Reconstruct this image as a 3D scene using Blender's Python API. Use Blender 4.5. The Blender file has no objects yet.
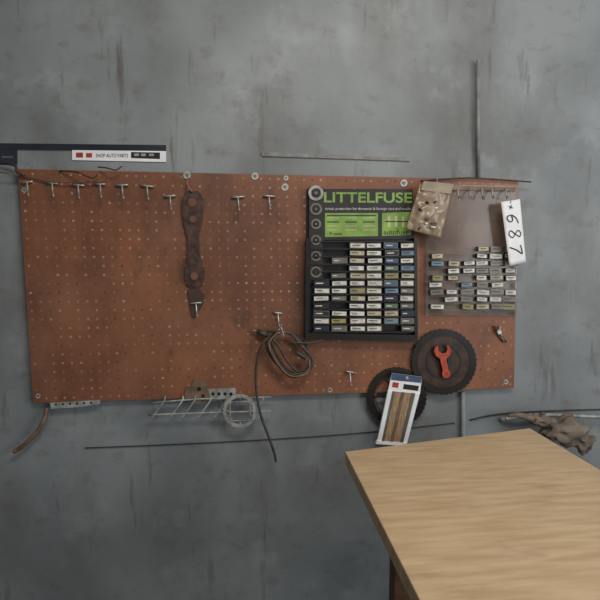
import bpy, math, random
from mathutils import Vector, Euler, noise
random.seed(7)
scene=bpy.context.scene
scene.view_settings.view_transform='Standard'
F=470.0
CAM=Vector((-0.16,-1.446,1.52))
ROT=Euler((math.radians(90-4.75),0,math.radians(-6.3)),'XYZ')
RM=ROT.to_matrix()
cam=bpy.data.cameras.new('camera'); cam.sensor_width=36; cam.lens=F/600*36; cam.clip_start=0.02
co=bpy.data.objects.new('camera',cam); scene.collection.objects.link(co)
co.location=CAM; co.rotation_euler=ROT; scene.camera=co
def ray(px,py): return RM@Vector(((px-300)/F,(300-py)/F,-1))
def W(px,py,d=0.0):
    r=ray(px,py); t=(-d-CAM.y)/r.y; return CAM+r*t
def H(px,py,z):
    r=ray(px,py); t=(z-CAM.z)/r.z; return CAM+r*t
# ---------------- materials
def lin(c):
    o=[]
    for v in c:
        v=v/255.0; o.append(v/12.92 if v<=0.04045 else ((v+0.055)/1.055)**2.4)
    return (*o,1)
MC={}
def M(name,c,rough=0.6,metal=0.0,c2=None,scale=20.0,lo=0.35,hi=0.65,bump=0.0,stretch=None,alpha=1.0,spec=0.5,trans=0.0):
    if name in MC: return MC[name]
    m=bpy.data.materials.new(name); m.use_nodes=True
    nt=m.node_tree; b=nt.nodes['Principled BSDF']
    b.inputs['Roughness'].default_value=rough; b.inputs['Metallic'].default_value=metal
    b.inputs['Base Color'].default_value=lin(c); b.inputs['Specular IOR Level'].default_value=spec
    b.inputs['Alpha'].default_value=alpha
    tc=nt.nodes.new('ShaderNodeTexCoord'); mp=nt.nodes.new('ShaderNodeMapping')
    nt.links.new(tc.outputs['Object'],mp.inputs[0])
    if stretch: mp.inputs['Scale'].default_value=stretch
    n=nt.nodes.new('ShaderNodeTexNoise'); n.inputs['Scale'].default_value=scale; n.inputs['Detail'].default_value=7
    nt.links.new(mp.outputs[0],n.inputs['Vector'])
    if c2 is None: c2=tuple(v*0.8 for v in c)
    r=nt.nodes.new('ShaderNodeValToRGB'); r.color_ramp.elements[0].position=lo; r.color_ramp.elements[1].position=hi
    r.color_ramp.elements[0].color=lin(c2); r.color_ramp.elements[1].color=lin(c)
    nt.links.new(n.outputs['Fac'],r.inputs[0]); nt.links.new(r.outputs[0],b.inputs['Base Color'])
    if bump:
        bp=nt.nodes.new('ShaderNodeBump'); bp.inputs['Strength'].default_value=bump; bp.inputs['Distance'].default_value=0.01
        nt.links.new(n.outputs['Fac'],bp.inputs['Height']); nt.links.new(bp.outputs[0],b.inputs['Normal'])
    MC[name]=m; return m
def layer(m,c,scale,lo,hi,stretch=(1,1,1),amt=1.0,off=0.0):
    nt=m.node_tree; b=nt.nodes['Principled BSDF']; src=b.inputs['Base Color'].links[0].from_socket
    tc=nt.nodes.new('ShaderNodeTexCoord'); mp=nt.nodes.new('ShaderNodeMapping'); mp.inputs['Scale'].default_value=stretch
    mp.inputs['Location'].default_value=(off,off*0.7,off*1.3)
    n=nt.nodes.new('ShaderNodeTexNoise'); n.inputs['Scale'].default_value=scale; n.inputs['Detail'].default_value=8; n.inputs['Roughness'].default_value=0.65
    r=nt.nodes.new('ShaderNodeMapRange'); r.inputs['From Min'].default_value=lo; r.inputs['From Max'].default_value=hi; r.inputs['To Max'].default_value=amt
    mx=nt.nodes.new('ShaderNodeMix'); mx.data_type='RGBA'; mx.inputs[7].default_value=lin(c)
    nt.links.new(tc.outputs['Object'],mp.inputs[0]); nt.links.new(mp.outputs[0],n.inputs['Vector'])
    nt.links.new(n.outputs['Fac'],r.inputs['Value']); nt.links.new(r.outputs[0],mx.inputs[0])
    nt.links.new(src,mx.inputs[6]); nt.links.new(mx.outputs[2],b.inputs['Base Color'])
wallm=M('painted_wall',(141,147,149),0.6,c2=(120,126,128),scale=3.0,lo=0.38,hi=0.62,bump=0.15)
layer(wallm,(96,95,90),2.4,0.48,0.72,(1,1,0.5),0.75,3.1)
layer(wallm,(162,168,170),5,0.56,0.70,(1,1,1),0.5,8.0)
layer(wallm,(74,66,58),9,0.59,0.73,(2.5,1,0.35),0.7,12.0)
layer(wallm,(100,92,84),16,0.55,0.70,(1,1,1.5),0.45,21.0)
layer(wallm,(50,42,36),58,0.67,0.75,(1,1,1),0.8,1.0)
board=M('hardboard',(140,88,60),0.5,c2=(118,74,50),scale=6,bump=0.05)
layer(board,(80,54,40),3.0,0.48,0.70,(1,1,0.8),0.75,5.0)
layer(board,(56,42,34),13,0.57,0.71,(1,1,0.45),0.7,9.0)
layer(board,(166,118,86),50,0.60,0.75,(1,1,1),0.5,2.0)
layer(board,(164,118,90),2.0,0.52,0.72,(1,1,1),0.45,31.0)
pale=M('hole_rim',(196,164,136),0.7); pale2=M('hole_rim_dull',(164,126,98),0.7); pale3=M('hole_rim_dim',(120,84,62),0.7)
dark=M('hole_dark',(30,24,20),0.9)
steel=M('zinc_steel',(206,208,204),0.35,0.5,c2=(150,150,146),scale=60)
steelw=M('galvanised_wire',(180,182,178),0.5,0.2,c2=(126,130,126),scale=40)
rust=M('rusty_iron',(92,68,58),0.6,0.3,c2=(56,44,40),scale=40,bump=0.4)
rustl=M('rusty_pipe',(140,116,96),0.6,0.2,c2=(96,76,62),scale=30,bump=0.2)
black=M('black_enamel',(28,26,25),0.35,c2=(17,16,17),scale=30)
blk2=M('black_plastic',(38,36,36),0.5,c2=(25,24,26),scale=30)
green=M('green_print',(134,174,78),0.5,c2=(110,146,62),scale=25)
white=M('white_label',(226,226,216),0.55,c2=(188,186,174),scale=60)
paper=M('white_paper',(246,248,250),0.7,c2=(230,232,236),scale=15)
cream=M('cream_label',(200,190,156),0.55); yellow=M('yellow_label',(160,152,92),0.55); blue=M('blue_label',(60,92,128),0.5)
lblue=M('light_blue_label',(110,144,166),0.5); gren=M('green_label',(100,120,96),0.5); dblue=M('dark_blue_tin',(38,46,64),0.4); grey=M('grey_tin',(124,120,112),0.45,0.3)
tan=M('tan_sticks',(176,150,118),0.6,c2=(140,112,84),scale=40,stretch=(6,1,1))
red=M('red_print',(190,64,44),0.5); ink=M('ink',(28,26,30),0.6)
orange=M('orange_red_paint',(196,80,48),0.5,c2=(140,54,36),scale=60)
cabm=M('grey_cable',(78,74,66),0.6,c2=(56,52,46),scale=50); cabk=M('black_cable',(38,36,34),0.5)
wood=M('plywood_top',(214,188,152),0.45,c2=(194,166,128),scale=7,stretch=(1.2,9,1),bump=0.03)
layer(wood,(146,118,90),6,0.6,0.75,(1,3,1),0.4,4.0)
woodd=M('wood_frame',(120,90,62),0.7,c2=(90,66,44),scale=8,stretch=(1,8,8))
rag=M('dirty_canvas',(132,120,106),0.85,c2=(84,74,64),scale=20,bump=0.3)
# ---------------- builder
def smooth(pts,n=6):
    P=[pts[0]]+list(pts)+[pts[-1]]; out=[]
    for i in range(1,len(P)-2):
        a,b,c,d=P[i-1:i+3]
        for k in range(n):
            t=k/n
            out.append(0.5*((2*b)+(c-a)*t+(2*a-5*b+4*c-d)*t*t+(3*b-a-3*c+d)*t**3))
    out.append(Vector(P[-2])); return out
class B:
    def __init__(s,name): s.n=name; s.v=[]; s.f=[]; s.m=[]; s.sm=[]; s.mats=[]
    def mi(s,m):
        if m not in s.mats: s.mats.append(m)
        return s.mats.index(m)
    def add(s,vs,fs,m,sm=False):
        o=len(s.v); s.v+=[Vector(v) for v in vs]; k=s.mi(m)
        for f in fs: s.f.append([i+o for i in f]); s.m.append(k); s.sm.append(sm)
    def slab(s,pts,d0,d1,m):
        fr=[W(x,y,d1) for x,y in pts]; n=len(fr)
        bk=[Vector((p.x,-d0,p.z)) for p in fr]
        s.add(fr+bk,[list(range(n)),list(range(2*n-1,n-1,-1))]+[[(i+1)%n,i,n+i,n+(i+1)%n] for i in range(n)],m)
    def rect(s,x0,y0,x1,y1,d0,d1,m,a=0.0):
        cx,cy=(x0+x1)/2,(y0+y1)/2; c,q=math.cos(a),math.sin(a)
        s.slab([(cx+(x-cx)*c-(y-cy)*q,cy+(x-cx)*q+(y-cy)*c) for x,y in((x0,y0),(x1,y0),(x1,y1),(x0,y1))],d0,d1,m)
    def ring(s,cx,cy,r0,r1,d0,d1,m,n=40,teeth=0.0,sq=1.0):
        fo=[];fi=[]
        for i in range(n):
            a=2*math.pi*i/n; R=r1+(teeth if i%2 else 0)
            fo.append(W(cx+R*math.cos(a),cy+R*sq*math.sin(a),d1)); fi.append(W(cx+r0*math.cos(a),cy+r0*sq*math.sin(a),d1))
        bo=[Vector((p.x,-d0,p.z)) for p in fo]; bi=[Vector((p.x,-d0,p.z)) for p in fi]
        fs=[]
        for i in range(n):
            j=(i+1)%n
            fs+=[[i,j,n+j,n+i],[2*n+j,2*n+i,3*n+i,3*n+j],[j,i,2*n+i,2*n+j],[n+i,n+j,3*n+j,3*n+i]]
        s.add(fo+fi+bo+bi,fs,m)
    def disc(s,cx,cy,r,d0,d1,m,n=20):
        s.slab([(cx+r*math.cos(2*math.pi*i/n),cy+r*math.sin(2*math.pi*i/n)) for i in range(n)],d0,d1,m)
    def tube(s,P,r,m,k=8,sm=0):
        P=[Vector(p) for p in P]
        if sm: P=smooth(P,sm)
        vs=[];fs=[]; up=None
        for i,p in enumerate(P):
            t=(P[min(i+1,len(P)-1)]-P[max(i-1,0)]).normalized()
            if up is None:
                up=t.orthogonal().normalized()
            up=(up-t*up.dot(t)).normalized(); q=t.cross(up)
            rr=r(i/(len(P)-1)) if callable(r) else r
            for j in range(k):
                a=2*math.pi*j/k; vs.append(p+(up*math.cos(a)+q*math.sin(a))*rr)
        for i in range(len(P)-1):
            for j in range(k):
                fs.append([i*k+j,i*k+(j+1)%k,(i+1)*k+(j+1)%k,(i+1)*k+j])
        fs.append(list(range(k))[::-1]); fs.append([(len(P)-1)*k+j for j in range(k)])
        s.add(vs,fs,m,True)
    def wt(s,P,r,m,sm=0,k=8): s.tube([W(*p) for p in P],r,m,k,sm)
    def patch(s,c,dfun,nu,nv,th,m):
        vs=[]
        for side in(0,1):
            for j in range(nv+1):
                for i in range(nu+1):
                    u,v=i/nu,j/nv
                    x=(c[0][0]*(1-u)+c[1][0]*u)*(1-v)+(c[3][0]*(1-u)+c[2][0]*u)*v
                    y=(c[0][1]*(1-u)+c[1][1]*u)*(1-v)+(c[3][1]*(1-u)+c[2][1]*u)*v
                    p=W(x,y,dfun(u,v)); 
                    if side: p=p+Vector((0,th,0))
                    vs.append(p)
        N=(nu+1)*(nv+1); fs=[]
        for j in range(nv):
            for i in range(nu):
                a=j*(nu+1)+i; q=[a,a+1,a+nu+2,a+nu+1]; fs.append(q); fs.append([x+N for x in q[::-1]])
        bd=list(range(nu+1))+[ (nu+1)*(j+1)-1 for j in range(1,nv+1)]+[nv*(nu+1)+i for i in range(nu-1,-1,-1)]+[j*(nu+1) for j in range(nv-1,0,-1)]
        for i in range(len(bd)):
            a,b=bd[i],bd[(i+1)%len(bd)]; fs.append([b,a,a+N,b+N])
        s.add(vs,fs,m,True)
    def blob(s,c,r,m,amp=0.25,nu=48,nv=30):
        vs=[];fs=[]
        for j in range(nv+1):
            th=math.pi*j/nv
            for i in range(nu):
                a=2*math.pi*i/nu
                d=Vector((math.sin(th)*math.cos(a),math.sin(th)*math.sin(a),math.cos(th)))
                k=1+amp*noise.noise(d*1.6+c*3)-amp*0.5*abs(noise.noise(d*3.5+c*5))
                vs.append(c+Vector((d.x*r[0],d.y*r[1],d.z*r[2]))*k)
        for j in range(nv):
            for i in range(nu):
                fs.append([j*nu+i,j*nu+(i+1)%nu,(j+1)*nu+(i+1)%nu,(j+1)*nu+i])
        s.add(vs,fs,m,True)
    def text(s,t,px,py,hpx,wpx,d,m,rot=0.0,bold=0.0):
        cu=bpy.data.curves.new('t','FONT'); cu.body=t; cu.size=1; cu.align_x='CENTER'; cu.align_y='CENTER'; cu.offset=bold
        o=bpy.data.objects.new('t',cu); scene.collection.objects.link(o); bpy.context.view_layer.update()
        me=bpy.data.meshes.new_from_object(o)
        xs=[v.co.x for v in me.vertices]; ys=[v.co.y for v in me.vertices]
        x0,x1,y0,y1=min(xs),max(xs),min(ys),max(ys)
        c,q=math.cos(rot),math.sin(rot); vs=[]
        for v in me.vertices:
            a=((v.co.x-x0)/(x1-x0)-0.5)*wpx; b=-((v.co.y-y0)/(y1-y0)-0.5)*hpx
            vs.append(W(px+a*c-b*q,py+a*q+b*c,d))
        s.add(vs,[list(p.vertices) for p in me.polygons],m)
        bpy.data.objects.remove(o); bpy.data.curves.remove(cu); bpy.data.meshes.remove(me)
    def box(s,a,b,m):
        x0,y0,z0=a;x1,y1,z1=b
        s.add([(x0,y0,z0),(x1,y0,z0),(x1,y1,z0),(x0,y1,z0),(x0,y0,z1),(x1,y0,z1),(x1,y1,z1),(x0,y1,z1)],
              [[3,2,1,0],[4,5,6,7],[0,1,5,4],[1,2,6,5],[2,3,7,6],[3,0,4,7]],m)
    def done(s,bevel=0):
        c=sum(s.v,Vector())/len(s.v)
        me=bpy.data.meshes.new(s.n); me.from_pydata([v-c for v in s.v],[],s.f)
        for m in s.mats: me.materials.append(m)
        for p,k,q in zip(me.polygons,s.m,s.sm): p.material_index=k; p.use_smooth=q
        me.update(); o=bpy.data.objects.new(s.n,me); o.location=c; scene.collection.objects.link(o)
        if bevel:
            b=o.modifiers.new('bevel','BEVEL'); b.width=bevel; b.segments=2; b.limit_method='ANGLE'
        return o
# ---------------- room
def room(name,a,b,m):
    x=B(name); x.box(a,b,m); x.done()
floorm=M('concrete_floor',(110,108,104),0.8,c2=(84,82,80),scale=4,bump=0.2)
ceilm=M('ceiling_paint',(150,154,156),0.8,c2=(130,134,136),scale=4)
room('wall_back',(-3,0,0),(3,0.12,2.8),wallm)
room('wall_left',(-3.12,-3.5,0),(-3,0.12,2.8),wallm)
room('wall_right',(3,-3.5,0),(3.12,0.12,2.8),wallm)
room('floor',(-3.12,-3.5,-0.1),(3.12,0.12,0),floorm)
room('ceiling',(-3.12,-3.5,2.8),(3.12,0.12,2.9),ceilm)
# ---------------- pegboard
TL,TR,BR,BL=(18,169),(518,180),(514,388),(33,403)
b=B('pegboard')
b.slab([TL,TR,BR,BL],0.012,0.020,board)
for (x0,y0,x1,y1) in[(30,183,506,190),(44,374,506,382)]:
    b.rect(x0,y0,x1,y1,0.001,0.012,woodd)
NU,NV=58,26
p00,p10,p11,p01=[W(*c,0.02) for c in(TL,TR,BR,BL)]
for i in range(NU):
    for j in range(NV):
        u=(i+0.5)/NU; v=(j+0.5)/NV
        c=(p00*(1-u)+p10*u)*(1-v)+(p01*(1-u)+p11*u)*v
        m=random.choice([pale,pale,pale2,pale2,pale3]); k=8; R=0.0033*random.uniform(0.8,1.1); r=0.0012
        vs=[c+Vector((R*math.cos(2*math.pi*a/k),-0.0003,R*math.sin(2*math.pi*a/k))) for a in range(k)]
        vi=[c+Vector((r*math.cos(2*math.pi*a/k),-0.0003,r*math.sin(2*math.pi*a/k))) for a in range(k)]
        b.add(vs+vi,[[a,(a+1)%k,k+(a+1)%k,k+a] for a in range(k)],m)
        b.add(vi,[list(range(k))],dark)
b.done()
# ---------------- screws w/ washers
for (x,y,r) in[(187,175,3.8),(255,176,3.6),(285,187,3.6),(404,183,3.6),(24,190,2.5),(286,178,2.5),(38,396,2.5),(330,390,2.5),(506,382,2.5)]:
    b=B('screw_washer'); b.ring(x,y,1,r,0.0205,0.022,steel,24); b.disc(x,y,r*0.45,0.0205,0.024,grey,12); b.done()
# ---------------- peg hooks
for (x,y,w) in[(27,185,12),(52,186,12),(78,188,13),(100,187,11),(122,188,13),(147,189,13),(170,199,12),(238,200,13),(269,199,13),(196,306,12),(278,316,9),(350,375,9)]:
    b=B('pegboard_hook')
    a=random.uniform(-2,2)
    b.wt([(x-w/2,y-3+a*.4,0.026),(x,y-3,0.028),(x+w/2,y-3-a*.4,0.026)],0.0028,steel,2)
    b.wt([(x,y-3,0.0235),(x,y-2,0.032),(x+.5,y+4,0.04),(x+1,y+9,0.05),(x+1.5,y+10,0.058)],0.0024,steel,3)
    b.done()
for (x0,y0,x1,y1) in[(60,171,92,178),(98,167,116,170)]:
    b=B('pegboard_hook'); b.wt([(x0,y0,0.024),((x0+x1)/2,y0+1,0.045),(x1,y1,0.05),(x1+6,y1-4,0.05)],0.002,rust,4); b.done()
b=B('steel_rod'); b.wt([(0,172,0.034),(30,177,0.028),(60,182,0.034),(104,181,0.034)],0.002,rustl,5); b.done()
b=B('steel_rod'); b.wt([(-6,163,0.012),(14,165,0.022),(17,172,0.03),(25,176,0.03)],0.0035,rust,4); b.done()
# ---------------- flat wrench
b=B('flat_box_wrench')
def mirror(prof,cx):
    return [(cx+w+dx,y) for y,w,dx in prof]+[(cx-w+dx,y) for y,w,dx in prof[::-1]]
prof=[(191,5,0),(193,8,0),(199,10.5,0),(212,10.5,0),(222,9.5,0),(231,7,0),(238,5.5,0.5),(254,6,1),(262,7.5,1.5),(269,9.5,2),(278,10,2),(284,8,2),(287,4,2)]
b.slab(mirror(prof,192.5),0.022,0.030,rust)
for (cx,cy,r) in[(192.5,202,5.5),(193,219,4.5),(194.5,276,5)]:
    b.ring(cx,cy,r-1.2,r+0.2,0.03,0.0315,rust,20); b.disc(cx,cy,r-1.2,0.03,0.0308,board,20)
b.wt([(189,178,0.0245),(187,184,0.035),(192,192,0.036)],0.003,rustl,4)
b.done(0.0008)
b=B('flat_wrench'); b.slab([(187,291),(193,288),(200,289),(205,294),(203,305),(198,312),(196,318),(192,318),(190,308)],0.021,0.024,M('dark_stain_metal',(78,56,46),0.6,c2=(58,44,38)))
b.done(0.0008)
# ---------------- fuse display
b=B('fuse_display_rack')
b.slab([(307,189),(413,189),(416,342),(305,338)],0.021,0.028,black)
b.slab([(322,190),(413,189),(413,239),(322,240)],0.028,0.034,blk2)
b.text('LITTELFUSE',368,197.5,10.5,88,0.0345,green,0.005,0.02)
b.text('circuit protection for domestic & foreign cars and trucks',368,209,3.6,86,0.0345,white)
b.slab([(325,213),(378,213),(378,236),(325,237)],0.034,0.0348,green)
b.slab([(382,213),(411,212),(411,235),(382,236)],0.034,0.0348,green)
for cx in(333,351,369):
    for k,y in enumerate((218,222,226,230)):
        b.rect(cx-6,y-0.6,cx+6,y+0.5,0.0348,0.0352,cream if k!=1 else ink)
b.rect(327,215,376,216,0.0348,0.0352,ink)
b.text('Fuses',336,233.5,3,12,0.0355,ink)
b.text('autofuse',396,232,5,25,0.0355,ink)
for x in(389,396,403): b.rect(x-1.2,216,x+1.2,227,0.0348,0.0352,cream)
b.rect(385,221,409,222,0.0352,0.0356,ink)
for r in range(13):
    y=241+r*7.55
    b.slab([(312,y),(413,y),(413,y+1),(312,y+1)],0.028,0.046,blk2)
cols=[(314,329.5),(331.5,347),(349.5,365),(367,382),(384.5,398.5),(400.5,414)]
pal={0:[dblue,dblue,blk2,white],1:[white,white,white,cream,grey],2:[white,cream,white,yellow,white],3:[white,white,white,cream],4:[dblue],5:[white]}
for ci,(x0,x1) in enumerate(cols):
    for r in range(12):
        if ci==0 and r<5: continue
        if random.random()<0.06: continue
        y=242.6+r*7.55; jx=random.uniform(-.7,.7); a=random.uniform(-.03,.03)
        lab=random.choice(pal[ci])
        if ci==4: lab=[blue,dblue,blue,gren,yellow,blue,lblue,dblue,gren,cream,lblue,white][r]
        if ci==5: lab=[white,lblue,white,lblue,cream,white,grey,white,grey,dblue,grey,grey][r]
        if ci==1 and r in(10,): lab=yellow
        body=random.choice([dblue,blk2,grey])
        dd=0.050+random.uniform(-.002,.003)
        b.rect(x0+jx,y,x1+jx,y+5.8,0.029,dd,body,a)
        b.rect(x0+jx+.7,y+1.0,x1+jx-.7,y+5.0,dd,dd+.0006,lab,a)
        if lab in(white,cream,yellow,lblue):
            b.rect(x0+jx+2,y+2.2,x0+jx+2+random.uniform(5,9),y+3.0,dd+.0006,dd+.0009,ink,a)
            b.rect(x0+jx+3,y+3.8,x0+jx+3+random.uniform(3,8),y+4.2,dd+.0006,dd+.0009,grey,a)
        else:
            b.rect(x0+jx+2,y+2.4,x0+jx+2+random.uniform(4,9),y+3.4,dd+.0006,dd+.0009,white,a)
b.slab([(306,333),(415,335),(415,342),(305,339)],0.028,0.052,black)
b.slab([(306,238),(311,238),(309,338),(305,338)],0.028,0.050,black)
b.slab([(414,238),(417,238),(418,342),(415,342)],0.028,0.050,black)
b.slab([(309,187),(323,187),(323,283),(309,283)],0.036,0.040,blk2)
for y,r in[(193,8),(209,6.5),(224,5.5),(240,5.5),(256,5.5),(272,6)]:
    cx=316
    b.ring(cx,y,r*0.6,r*0.95,0.040,0.043,grey if r<8 else steelw,26); b.disc(cx,y,r*0.5,0.040,0.0415,blk2); b.disc(cx,y,r*0.2,0.0415,0.044,grey,12)
b.done()
# ---------------- parts bag
bagm=M('plastic_bag_film',(176,160,138),0.22,c2=(146,126,104),scale=22,lo=0.35,hi=0.65,bump=0.4,alpha=0.8)
b=B('parts_bag')
b.patch([(420,184),(453,187),(441,238),(406,229)],lambda u,v:0.068+0.016*math.sin(math.pi*min(1,max(0,u)))*math.sin(math.pi*v)+0.007*noise.noise(Vector((u*6,v*7,1))),20,26,0.004,bagm)
b.slab([(424,181),(454,184),(451,194),(421,190)],0.066,0.076,M('bag_header',(170,154,132),0.6))
for k in range(9):
    x=random.uniform(418,438);y=random.uniform(200,228); b.rect(x,y,x+random.uniform(2,6),y+1.6,0.078,0.086,random.choice([steel,rust,white]),random.uniform(-1,1))
b.wt([(438,187,0.077),(437,179,0.06),(437,178,0.0245)],0.0015,steel)
b.done()
# ---------------- clear parts organizer
clear=M('clear_acrylic',(150,146,136),0.15,c2=(110,102,94),scale=10,alpha=0.30,spec=0.6)
b=B('clear_parts_organizer')
b.slab([(427,222),(517,219),(517,316),(427,315)],0.022,0.026,clear)
b.slab([(428,184),(517,186),(516,220),(440,222)],0.022,0.0245,clear)
for x in(427,516): b.slab([(x-1,222),(x+1,222),(x+1,316),(x-1,316)],0.026,0.040,clear)
for r in range(9):
    y=253+r*7.2; b.slab([(428,y),(516,y),(516,y+0.7),(428,y+0.7)],0.026,0.042,clear)
ccs=[437,453,468,483,497,510]
den=[[0,0,0,1,1,1],[1,0,0,1,1,1],[1,1,1,1,1,1],[0,1,1,1,1,1],[1,1,0,1,1,1],[1,0,1,1,1,0],[1,1,1,1,1,1],[0,1,1,1,1,1],[1,0,1,1,1,1]]
for r in range(9):
    for c in range(6):
        if not den[r][c]: continue
        y=246.5+r*7.2; x=ccs[c]+random.uniform(-1.5,1.5); w=random.uniform(5,6.8); h=random.uniform(4.6,5.8)
        lab=random.choice([white,white,cream,grey,yellow,grey,white,white,lblue if c<3 else white,grey])
        a=random.uniform(-.08,.08)
        b.rect(x-w,y,x+w,y+h,0.027,0.040,random.choice([grey,blk2,grey]),a)
        b.rect(x-w+.6,y+.7,x+w-.6,y+h-.7,0.040,0.0406,lab,a)
        b.rect(x-w+2,y+h*.35,x+w*.5,y+h*.5,0.0406,0.041,ink,a)
        b.rect(x-w+3,y+h*.62,x+w*.2,y+h*.7,0.0406,0.041,grey,a)
b.slab([(432,186),(516,187),(516,191),(432,190)],0.0245,0.029,rustl)
for x in(446,458,470,482,492,506): 
    b.wt([(x,189,0.03),(x,193,0.045),(x+1,198,0.05),(x+2,195,0.058)],0.0022,steelw,3)
b.done()
b=B('steel_rod'); b.wt([(421,181,0.024),(470,178,0.03),(531,182,0.03)],0.0022,rust,4); b.done()
# ---------------- tag (hand-written)
b=B('paper_lot_tag')
td=lambda v:0.0635+0.002*math.sin(v*3)
b.patch([(501,202),(520,199),(526,262),(509.5,266)],lambda u,v:td(v)+0.001*u,6,16,0.0008,paper)
gl={'6':[(.85,.05),(.35,.25),(.12,.65),(.4,.98),(.8,.8),(.65,.52),(.2,.6)],
    '8':[(.8,.15),(.45,.0),(.15,.2),(.5,.48),(.85,.75),(.5,1),(.15,.8),(.5,.48),(.8,.15)],
    '7':[(.05,.15),(.9,.02),(.6,.45),(.4,1.05)]}
for ch,cx,cy,tl in(('6',513,219,.12),('8',515,234,-.05),('7',516.5,249,.1)):
    pts=[]
    for x,y in gl[ch]:
        a=(x-.5)*10; q=(y-.5)*12; a,q=a*math.cos(tl)-q*math.sin(tl),a*math.sin(tl)+q*math.cos(tl)
        pts.append((cx-q+a*.12,cy+a,0.0672))
    b.wt(pts,0.0015,ink,5,6)
b.wt([(509,206,.0672),(513,208,.0672)],0.001,ink); b.wt([(512,205,.0672),(510,209,.0672)],0.001,ink)
b.wt([(511,203,0.068),(511,200,0.0645)],0.0013,steel)
b.wt([(511,200,0.0635),(511,199,0.06)],0.0013,steel)
b.done()
# ---------------- pliers
b=B('small_pliers')
b.wt([(494,326,0.026),(499,333,0.03),(506,342,0.028)],0.0032,rust,3); b.wt([(500,326,0.026),(500,333,0.03),(504,341,0.028)],0.0032,steelw,3)
b.disc(499.5,332,2.2,0.0225,0.035,steel,12); b.done()
# ---------------- cable
b=B('coiled_cable')
b.wt([(262,333,0.03),(275,331,0.05),(292,334,0.05),(300,345,0.05),(310,355,0.05),(312,366,0.05),(300,372,0.05),(288,362,0.05),(278,345,0.055),(270,338,0.055),(262,345,0.055),(257,362,0.05),(256,385,0.05),(260,412,0.052),(268,435,0.05),(274,452,0.05),(276,462,0.055)],0.0042,cabm,6)
for k in range(6):
    dx,dy=random.uniform(-4,4),random.uniform(-3,3)
    b.wt([(276+dx,333,0.045+.004*k),(268+dx,342+dy,0.047+.004*k),(274+dx,358+dy,0.05+.003*k),(290,374+dy,0.05+.003*k),(306+dx,371+dy,0.05+.003*k),(309,358,0.05),(300+dx,342+dy,0.05),(288,333,0.05),(276+dx,333,0.045+.004*k)],0.0028,rustl if k%3==2 else (cabk if k%2 else cabm),6)
b.wt([(257,331,0.035),(268,335,0.04)],0.008,cabm,0,10)
b.wt([(252,330,0.034),(257,331,0.035)],0.002,steel)
b.wt([(290,342,0.056),(310,343,0.058),(322,340,0.058)],0.003,cabm,4)
b.wt([(296,352,0.056),(306,358,0.058)],0.007,cabm,0,10)
b.wt([(278,318,0.0225),(279,330,0.05),(284,337,0.062),(281,327,0.066)],0.002,steel,4)
b.done()
# ---------------- discs
b=B('circular_saw_blade')
b.ring(444,362,5,28,0.026,0.0285,M('blade_brown',(78,58,46),0.45,0.3,c2=(48,38,33),scale=30),60)
b.ring(444,362,26,32,0.025,0.030,black,80,1.2)
b.ring(444,362,16,18,0.0285,0.030,blk2,50)
b.ring(444,362,4,8,0.026,0.031,blk2,30)
b.disc(444,362,2,0.022,0.036,steel,12)
b.done()
b=B('orange_wrench')
b.slab([(438,345.5),(435,348),(434,352),(436,356),(440,359),(443,372),(443.5,376),(446,378.5),(449,376.5),(449,372),(446.5,358.5),(450,355),(451.5,351),(450,347),(447,344.5),(447.5,350),(446,353),(442,353.5),(438.5,351)],0.0375,0.042,orange)
b.ring(446.3,374,1.4,4.2,0.0375,0.043,orange,24)
b.done(0.0008)
b=B('circular_saw_blade')
b.ring(397,397,23,29,0.0215,0.0245,black,80,1.2)
b.ring(397,397,20.5,22.5,0.0215,0.024,rust,60)
for a in range(0,360,60):
    c,q=math.cos(math.radians(a)),math.sin(math.radians(a))
    b.wt([(397+8*c,397+8*q,0.024),(397+24*c,397+24*q,0.024)],0.002,blk2)
b.ring(397,397,4,9,0.0215,0.0245,blk2,30)
b.disc(397,397,2.5,0.0215,0.026,steel,12)
b.done()
# ---------------- package
b=B('sanding_stick_package')
b.slab([(392,373),(422,377),(420,394),(388,391)],0.040,0.043,paper)
b.slab([(392,373),(422,377),(421,383),(391,380)],0.043,0.0436,M('card_blue',(70,96,130),0.5))
b.slab([(404,384),(419,386),(418,391),(403,389)],0.043,0.0438,blk2)
b.slab([(393,382),(399,383),(398,388),(392,387)],0.043,0.0438,red)
def L(a,c,t): return (a[0]*(1-t)+c[0]*t,a[1]*(1-t)+c[1]*t)
TLp,TRp,BLp,BRp=(388,391),(420,394),(377,443),(407,445)
ts=[0,.15,.22,.44,.52,.76,.86,1.0]; ms=[paper,grey,tan,rustl,tan,grey,paper]
for i in range(7):
    b.slab([L(TLp,TRp,ts[i]),L(TLp,TRp,ts[i+1]-.01),L(BLp,BRp,ts[i+1]-.01),L(BLp,BRp,ts[i])],0.038,0.046+0.002*(i%2),ms[i])
b.slab([(377,441),(407,443),(406,446),(376,444)],0.038,0.049,paper)
b.disc(407,378,1.6,0.038,0.046,steel,12)
b.done()
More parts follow.
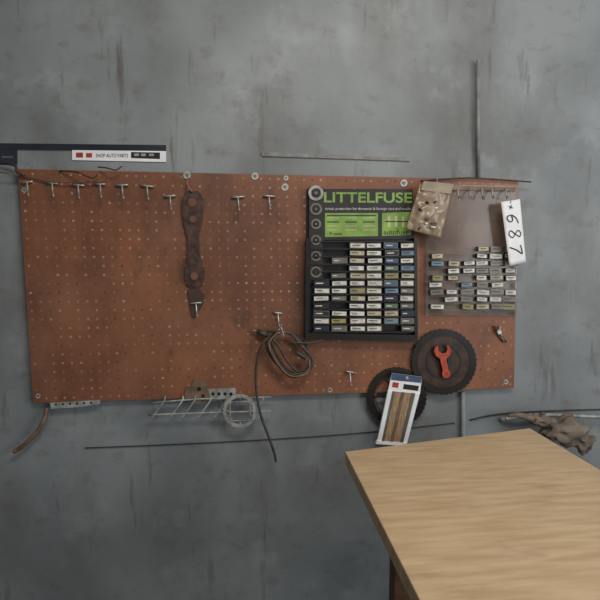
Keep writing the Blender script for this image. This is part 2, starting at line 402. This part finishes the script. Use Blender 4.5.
# ---------------- bottom left rack
b=B('wire_rack')
b.wt([(152,403,0.03),(200,399,0.03),(271,397,0.03)],0.0028,steelw,3)
b.wt([(148,415,0.036),(200,413,0.036),(272,411,0.036)],0.0028,steelw,3)
for x in(160,178,190,206,222,258):
    b.wt([(x+5,396,0.025),(x+4,401,0.033),(x-6,415,0.036),(x-8,417,0.037)],0.0028,steelw,3)
b.slab([(208,389),(236,388),(236,399),(209,401)],0.021,0.024,steelw)
for x in(213,219,225,231): b.disc(x,394,1.7,0.024,0.0245,dark,12)
b.done()
b=B('hanging_ring'); b.ring(240,411,13.5,16.5,0.043,0.047,steelw,40,0.7)
for a in range(0,360,45):
    c,q=math.cos(math.radians(a)),math.sin(math.radians(a)); b.wt([(240+11*c,411+11*q,0.045),(240+14*c,411+14*q,0.045)],0.002,steelw)
b.wt([(230,402,.045),(250,401,.045),(251,420,.045),(230,421,.045),(230,402,.045)],0.0018,steelw)
b.done()
b=B('rusty_bracket'); b.slab([(184,400),(186,388),(191,386),(195,379),(200,381),(207,384),(211,399),(200,404),(190,403)],0.021,0.026,rustl)
b.disc(199,389,2.2,0.026,0.0265,dark,12); b.disc(203,396,1.8,0.026,0.0265,dark,12); b.done(0.0008)
b=B('mounting_strip'); b.slab([(50,403),(100,400),(100,404),(80,407),(51,409)],0.021,0.024,steelw)
for x in range(56,98,7): b.disc(x,404.5-(x-56)*.05,1.1,0.024,0.0244,dark,10)
b.done()
# pipes
b=B('bent_pipe'); b.wt([(14,452,0.03),(24,445,0.03),(37,432,0.03),(44,420,0.03),(47,408,0.015)],0.0065,rustl,5,10)
b.done()
b=B('wall_conduit'); b.tube([W(478,60,0.014),W(478,120,0.014),W(478.5,178,0.009)],0.006,M('conduit_paint',(142,148,148),0.5),10)
b.done()
b=B('wall_conduit'); b.tube([W(463,392,0.010),W(463,440,0.010),W(462,620,0.010)],0.0075,M('conduit_paint',(0,0,0)),10); b.done()
b=B('wall_cable'); b.wt([(85,448,0.004),(160,445,0.004),(260,440,0.004),(360,433,0.004),(455,423,0.004)],0.0015,cabk,4); b.done()
b=B('wall_cable'); b.wt([(470,420,0.004),(500,414,0.004),(550,411,0.004),(620,409,0.004)],0.0025,cabk,4); b.done()
# pipe and canvas sack at right
b=B('horizontal_pipe'); b.wt([(505,419,0.02),(520,417,0.03),(545,415,0.03),(640,418,0.03)],0.0065,steelw,4,10)
b.wt([(505,419,0.02),(500,420,0.0)],0.0065,steelw,0,10); b.done()
b=B('canvas_sack')
b.blob(W(563,430,0.085),Vector((0.080,0.035,0.044)),rag,0.6)
b.blob(W(540,420,0.085),Vector((0.034,0.024,0.020)),rag,0.5)
b.blob(W(580,440,0.088),Vector((0.040,0.030,0.036)),rag,0.6)
b.wt([(508,416,0.075),(518,415,0.08),(530,418,0.085),(542,421,0.085)],lambda t:0.005+0.009*t,rag,5,12)
b.done()
# ---------------- banner
b=B('product_banner')
b.slab([(72,150),(166,151),(166,162),(72,160)],0.001,0.004,paper)
b.slab([(-20,143),(166,145),(166,151),(-20,149)],0.001,0.0045,M('poster_dark',(40,46,58),0.35,c2=(26,30,40),scale=8))
b.slab([(-20,149),(17,150),(17,164),(-20,163)],0.001,0.004,M('poster_blue',(44,52,72),0.4))
b.slab([(76,152.5),(83,152.5),(83,157.5),(76,157.5)],0.004,0.0045,red); b.slab([(86,153),(92,153),(92,157.5),(86,157.5)],0.004,0.0045,red)
b.text('SHOP AUTO PARTS',112,155.5,3.6,32,0.005,ink)
b.slab([(131,152),(160,152.5),(160,159),(131,158)],0.004,0.0045,ink)
for x in(134,141,149): b.rect(x,153.5,x+5,156,0.0045,0.0049,steelw)
b.rect(2,156,13,158,0.004,0.0045,grey)
b.done()
b=B('wall_trim_strip'); b.slab([(262,152),(410,158),(410,161),(262,156)],0.0005,0.005,M('trim_paint',(138,140,136),0.6,c2=(110,108,102),scale=25)); b.done()
# ---------------- workbench
zb=1.04
A=H(530,428,zb);Bk=H(352,450.5,zb);C=H(567,450,zb)
w=(C-A).normalized()
A2=H(345,451.5,zb); E=A2+w*0.72; D=A+w*0.80
top=[A,A2,E,D]
b=B('workbench')
th=0.03; vs=[p for p in top]+[p-Vector((0,0,th)) for p in top]
b.add(vs,[[0,1,2,3],[7,6,5,4],[0,4,5,1],[1,5,6,2],[2,6,7,3],[3,7,4,0]],wood)
cen=sum(top,Vector())/4
for p in top:
    q=p+(cen-p)*0.38
    b.box((q.x-.02,q.y-.02,0.0),(q.x+.02,q.y+.02,zb-th),woodd)
b.done(0.002)
# ---------------- lights
wd=bpy.data.worlds.new('world'); scene.world=wd; wd.use_nodes=True
bg=wd.node_tree.nodes['Background']; bg.inputs[0].default_value=(0.94,0.96,1.0,1); bg.inputs[1].default_value=0.34
def area(name,loc,target,size,sy,p,c):
    l=bpy.data.lights.new(name,'AREA'); l.shape='RECTANGLE'; l.size=size; l.size_y=sy; l.energy=p; l.color=c
    o=bpy.data.objects.new(name,l); scene.collection.objects.link(o); o.location=loc
    o.rotation_euler=(Vector(target)-Vector(loc)).to_track_quat('-Z','Y').to_euler()
area('doorway_light',(2.2,-2.1,1.8),(0.7,0,1.4),1.3,1.3,30,(0.97,0.98,1.0))
area('central_fill_light',(0.25,-1.4,2.7),(0.25,-0.5,1.2),0.9,0.4,18,(1.0,0.92,0.82))  # unseen overhead lamp, added to warm and brighten the middle of the board
